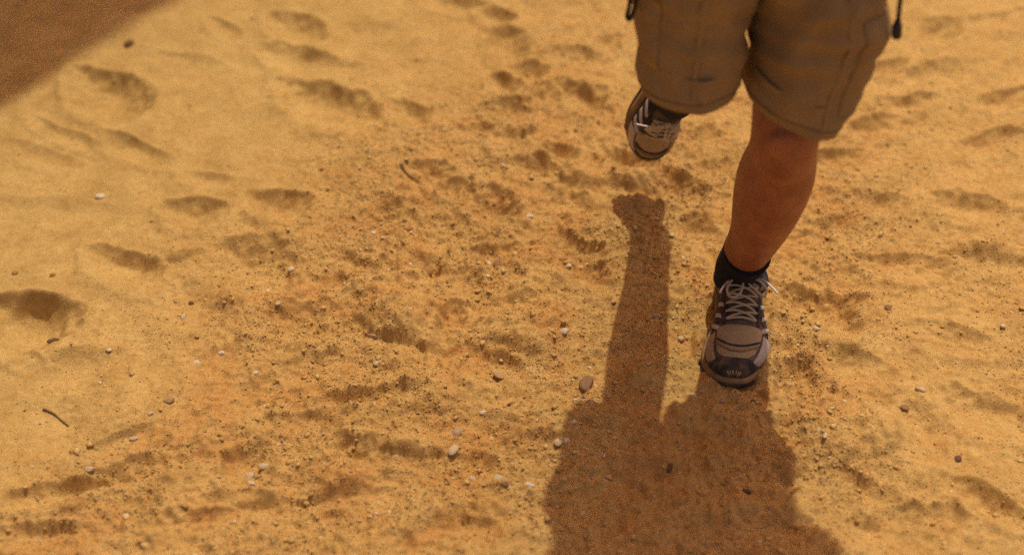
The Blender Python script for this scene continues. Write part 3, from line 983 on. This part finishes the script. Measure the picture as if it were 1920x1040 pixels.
# ---- cords hanging from the hem of the shirt
def hang(pts, r, name):
    q = MB(); q.tube([Vector(p) - POFF for p in spline(pts, 6)], r, 8)
    return q.build(name, M['cord'], person)
ytag = 1.52
p0, p1, p2 = Vector((PEL.x + .155, 1.575, .92)), PY(1690, -10, ytag), PY(1684, 44, ytag)
c = hang([p0, p0.lerp(p1, .5) + Vector((.006, -.01, 0)), p1, p2], .0032, 'drawcord')
q = MB()
a, b = PY(1683, 38, ytag), PY(1681, 72, ytag)
q.tube([a.lerp(b, t) - POFF for t in (0, .06, .25, .3, .9, 1.0)], lambda f: (.003, .0045, .0055, .0068, .0068, .005)[int(round(f * 5))], 10)
q.build('cord_end', M['black'], c)
p0 = Vector((PEL.x - .125, 1.570, .92))
l1 = [p0, PY(1190, -60, 1.56), PY(1181, 6, 1.56), PY(1176, 30, 1.56), PY(1181, 37, 1.555), PY(1188, 20, 1.55), PY(1194, -6, 1.55), PY(1204, -70, 1.55), p0 + Vector((.012, -.006, .004))]
hang(l1, .0030, 'drawcord')

# ------------------------------------------------------------------ stones, twigs
def ico(sub):
    bm = bmesh.new(); bmesh.ops.create_icosphere(bm, subdivisions=sub, radius=1)
    v = np.array([x.co[:] for x in bm.verts]); f = np.array([[y.index for y in x.verts] for x in bm.faces])
    bm.free()
    return v, f
IV, IF = ico(3)
def stone_mesh(seed, ang):
    r = np.random.default_rng(seed)
    v = IV.copy()
    for _ in range(9):                                  # flat chips knocked off a rounded stone
        n = r.normal(size=3); n /= np.linalg.norm(n)
        c = r.uniform(.5, .85) if ang else r.uniform(.7, .94)
        d = v @ n - c
        v -= np.outer(np.maximum(d, 0), n) * .9
    v += .03 * np.stack([perlin(v[:, 0] * 2.5 + seed, v[:, 1] * 2.5 + v[:, 2]), perlin(v[:, 1] * 2.5 + seed, v[:, 2] * 2.5 + 3), perlin(v[:, 2] * 2.5 + seed, v[:, 0] * 2.5 + 5)], -1)
    return np_mesh('stone', v, IF)
STM = {}
def stone(px, py, w, h, col, label, flat=.7, group=None, name='pebble', cat='pebble'):
    k = (len(STM)) % 14
    key = (k, col)
    if key not in STM:
        STM[key] = stone_mesh(11 + k, col in ('brown', 'tan', 'pink'))
        STM[key].materials.append(STONE[col])
    g = G(px, py); dep = g.y * CP + CAM_H * SP
    a = w / 2 * dep / FPX; b = h / 2 * dep / FPX * 1.15
    o = bpy.data.objects.new(name, STM[key]); COL.objects.link(o)
    hgt = max(.4 * min(a, b), min(a, b) * flat)
    z = gz(g.x, g.y)
    o.location = (g.x, g.y, z + hgt * (.55 if w > 27 else .25))
    o.scale = (a, b, hgt)
    o.rotation_euler = (random.uniform(-.25, .25), random.uniform(-.25, .25), random.uniform(-.5, .5))
    return tag(o, label, cat, group)

STONES = [
    (1057, 620, 17, 15, 'white', 'bright white pebble left of the upper leg shadow, level with the shoe'),
    (1278, 627, 14, 13, 'pale', 'pale round pebble on sunlit grit just left of the planted shoe'),
    (1230, 590, 18, 15, 'grey', 'grey pebble on the right edge of the thigh shadow above the planted shoe tip'),
    (1100, 724, 28, 36, 'brown', 'largest brown stone, at the left edge of the leg shadow', .95),
    (1092, 710, 14, 12, 'white', 'small white pebble touching the largest brown stone'),
    (1140, 739, 16, 12, 'tan', 'tan pebble inside the leg shadow, right of the largest brown stone'),
    (1094, 748, 9, 11, 'dark', 'tiny dark stone just below the largest brown stone'),
    (1047, 830, 18, 16, 'pale', 'pale pebble, left one of a pair at the shadow edge'),
    (1062, 827, 16, 15, 'white', 'whitish round pebble, right one of a pair at the shadow edge'),
    (1075, 800, 12, 9, 'white', 'small white chip above the pebble pair at the shadow edge'),
    (855, 804, 22, 20, 'grey', 'smooth grey disc-like pebble on open sand below the long trench'),
    (850, 848, 18, 28, 'pale', 'pale upright chip of stone below the grey disc pebble'),
    (948, 906, 20, 20, 'tan', 'rounded tan pebble, middle of a short row near the bottom centre'),
    (935, 897, 20, 14, 'pale', 'pale pebble touching the rounded tan one near the bottom centre'),
    (993, 912, 20, 11, 'white', 'white oblong pebble at the right end of the bottom centre row'),
    (886, 893, 10, 13, 'pale', 'small pale pebble at the left end of the bottom centre row'),
    (905, 773, 12, 9, 'white', 'small white chip above and right of the grey disc pebble'),
    (960, 763, 20, 10, 'brown', 'flat brown sliver of stone left of the largest brown stone'),
    (937, 707, 28, 16, 'tan', 'orange tan stone lying slanted in the centre of the picture'),
    (701, 630, 30, 12, 'pink', 'flat pinkish stone below the raised shoe print'),
    (706, 679, 16, 12, 'pale', 'pale pebble below the flat pinkish stone'),
    (933, 488, 18, 26, 'brown', 'upright brown stone in the upper middle of the gritty sand'),
    (917, 483, 9, 9, 'white', 'tiny white pebble just left of the upright brown stone'),
    (943, 508, 9, 10, 'pale', 'tiny pale pebble just below the upright brown stone'),
    (993, 408, 16, 9, 'white', 'flat white pebble high in the middle, far from other pebbles'),
    (1067, 491, 10, 10, 'white', 'small white pebble near the upper edge of the leg shadow'),
    (700, 435, 11, 11, 'white', 'small white pebble in the upper middle, left of the dark clod'),
    (546, 504, 14, 13, 'white', 'round white pebble beside the wide hollow on the left'),
    (523, 579, 11, 14, 'pale', 'pale upright pebble below the wide hollow on the left'),
    (343, 595, 11, 15, 'pale', 'pale sliver on gritty sand right of the deep left hollow'),
    (368, 675, 15, 13, 'white', 'white pebble among fine gravel on the left'),
    (416, 661, 15, 9, 'white', 'white oval chip right of the white pebble among fine gravel'),
    (188, 370, 18, 14, 'white', 'lone white pebble on smooth sand at the left'),
    (168, 882, 22, 14, 'pale', 'pale pebble casting a shadow near the bottom left'),
    (318, 757, 26, 16, 'pink', 'flat pinkish stone on the left, right of the twig'),
    (283, 781, 14, 10, 'pale', 'pale pebble just below the flat pinkish stone on the left'),
    (480, 702, 12, 10, 'white', 'small white pebble left of centre, above the long trench'),
    (250, 819, 18, 10, 'pale', 'pale flat pebble left of the lower rubble hollow'),
    (466, 880, 20, 18, 'pale', 'pale stone on the left of the rubble in the lower hollow'),
    (494, 868, 22, 16, 'pale', 'pale stone at the upper right of the rubble in the lower hollow'),
    (472, 905, 18, 9, 'white', 'white oblong stone at the lower end of the rubble'),
    (482, 884, 15, 13, 'tan', 'tan stone in the middle of the rubble in the lower hollow'),
    (438, 978, 15, 9, 'pale', 'pale chip below the rubble hollow near the bottom'),
    (1542, 839, 9, 16, 'pale', 'pale upright chip on sunlit sand right of the body shadow'),
    (1527, 628, 14, 10, 'white', 'white pebble in the shoe print right of the planted shoe'),
    (1725, 734, 22, 11, 'pale', 'pale flat pebble on the right side of the sand'),
    (1215, 688, 10, 9, 'pale', 'small pale pebble in the upper leg shadow, left of the planted shoe toe'),
    (1301, 735, 10, 13, 'white', 'white pebble between the two leg shadows'),
    (1133, 855, 9, 9, 'white', 'tiny white pebble in the top left of the body shadow'),
    (1092, 957, 13, 15, 'pale', 'pale pebble low on the left edge inside the body shadow'),
    (1255, 874, 14, 18, 'dark', 'dark stone in the middle of the body shadow'),
    (1399, 918, 22, 9, 'dark', 'flat dark stone in the right half of the body shadow'),
    (768, 430, 13, 13, 'clod', 'brown clod in the upper middle right of the small white pebble'),
    (800, 503, 24, 20, 'clod', 'reddish sand clod in the middle, largest of the clods'),
    (241, 80, 17, 22, 'dark', 'dark stone beside the shaded far left corner'),
    (96, 624, 26, 12, 'dark', 'dark stone in the bottom of the deep left hollow'),
    (28, 512, 12, 10, 'clod', 'brown clod at the far left edge, left one of two'),
    (100, 520, 12, 10, 'clod', 'brown clod at the far left, right one of two'),
    (358, 566, 11, 10, 'dark', 'small dark pebble on sand right of the deep left hollow'),
    (1797, 857, 14, 18, 'dark', 'dark stone near the right edge of the picture'),
    (1698, 760, 20, 14, 'brown', 'reddish brown stone on the right, below the pale flat pebble'),
    (1663, 587, 16, 14, 'brown', 'brown clod-like stone beside the shoe print right of the planted shoe'),
    (310, 834, 12, 9, 'dark', 'small dark pebble above the slanted ridge at lower left'),
    (945, 308, 14, 9, 'white', 'white chip high in the middle, left of the lifted shoe'),
    (1355, 752, 12, 9, 'grey', 'grey pebble in the planted leg shadow below the toe'),
]
for s in STONES:
    stone(*s)

def twig(pts, r, label, mat):
    P3 = []
    for (px, py) in pts:
        g = G(px, py); P3.append(Vector((g.x, g.y, gz(g.x, g.y) + r * .8)))
    o = MB(); o.tube(spline(P3, 5), r, 7, r * .5)
    return tag(o.build('twig', M[mat]), label, 'twig')
twig([(81, 765), (98, 772), (113, 782), (127, 793)], .0022, 'thin dry twig lying alone on the sand at lower left', 'twig')
twig([(752, 311), (760, 319), (772, 323), (785, 324)], .0017, 'short dark curved twig in the upper middle of the sand', 'twig_dark')
twig([(868, 661), (882, 665), (897, 672)], .0013, 'hair-thin dark twig in the gritty sand at the centre', 'twig_dark')
twig([(966, 508), (978, 513), (986, 522)], .0012, 'tiny curved dark twig below the upright brown stone', 'twig_dark')

# ------------------------------------------------------------------ loose grit: grains nobody could count
def build_grit(n, name, smin, smax, pw, seed, thr, mat, octa=False):
    r = np.random.default_rng(seed)
    base_v, base_f = ico(1)
    if octa:
        base_v = np.array([(1, 0, 0), (0, 1, 0), (-1, 0, 0), (0, -1, 0), (0, 0, 1), (0, 0, -1)], float)
        base_f = np.array([(0, 1, 4), (1, 2, 4), (2, 3, 4), (3, 0, 4), (1, 0, 5), (2, 1, 5), (3, 2, 5), (0, 3, 5)])
    X = r.uniform(-1.25, 1.25, n * 4); Y = r.uniform(1.08, 2.98, n * 4)
    m = grit_mask(X, Y)
    cl = .5 + .9 * perlin(X * 5 + 2, Y * 5 + 8) + .6 * perlin(X * 17, Y * 17)
    keep = np.nonzero(r.random(n * 4) < thr * (m ** 1.5 * np.clip(cl, .12, 1.6)) + .012)[0][:n]
    X, Y = X[keep], Y[keep]; k = len(X)
    s = smin * (1 - r.random(k) * (1 - (smin / smax) ** pw)) ** (-1 / pw)
    Z = sand_height(X, Y)
    V = base_v[None] * (1 + r.uniform(-.55, .45, (k, len(base_v), 1)))
    V = V * (s[:, None, None] * np.stack([r.uniform(.8, 1.3, k), r.uniform(.8, 1.3, k), r.uniform(.5, .9, k)], -1)[:, None])
    th = r.uniform(0, 6.283, k); c, sn = np.cos(th)[:, None], np.sin(th)[:, None]
    W = np.stack([V[..., 0] * c - V[..., 1] * sn + X[:, None], V[..., 0] * sn + V[..., 1] * c + Y[:, None], V[..., 2] + (Z + s * .2)[:, None]], -1)
    F = (base_f[None] + (np.arange(k) * len(base_v))[:, None, None]).reshape(-1, 3)
    o = link(name, np_mesh(name, W.reshape(-1, 3), F), mat, None, False)
    o['kind'] = 'stuff'
    return o
g = build_grit(8000, 'loose_grit', .0016, .0058, 2.6, 5, .9, M['grit'])
g['label'] = 'loose sandy grit and tiny pebbles scattered over the trampled ground'
g['category'] = 'grit'
g = build_grit(110000, 'coarse_sand_grains', .0008, .0022, 1.6, 6, .9, M['grit'], True)
g['label'] = 'fine coarse sand grains lying between the bits of grit'
g['category'] = 'sand grains'
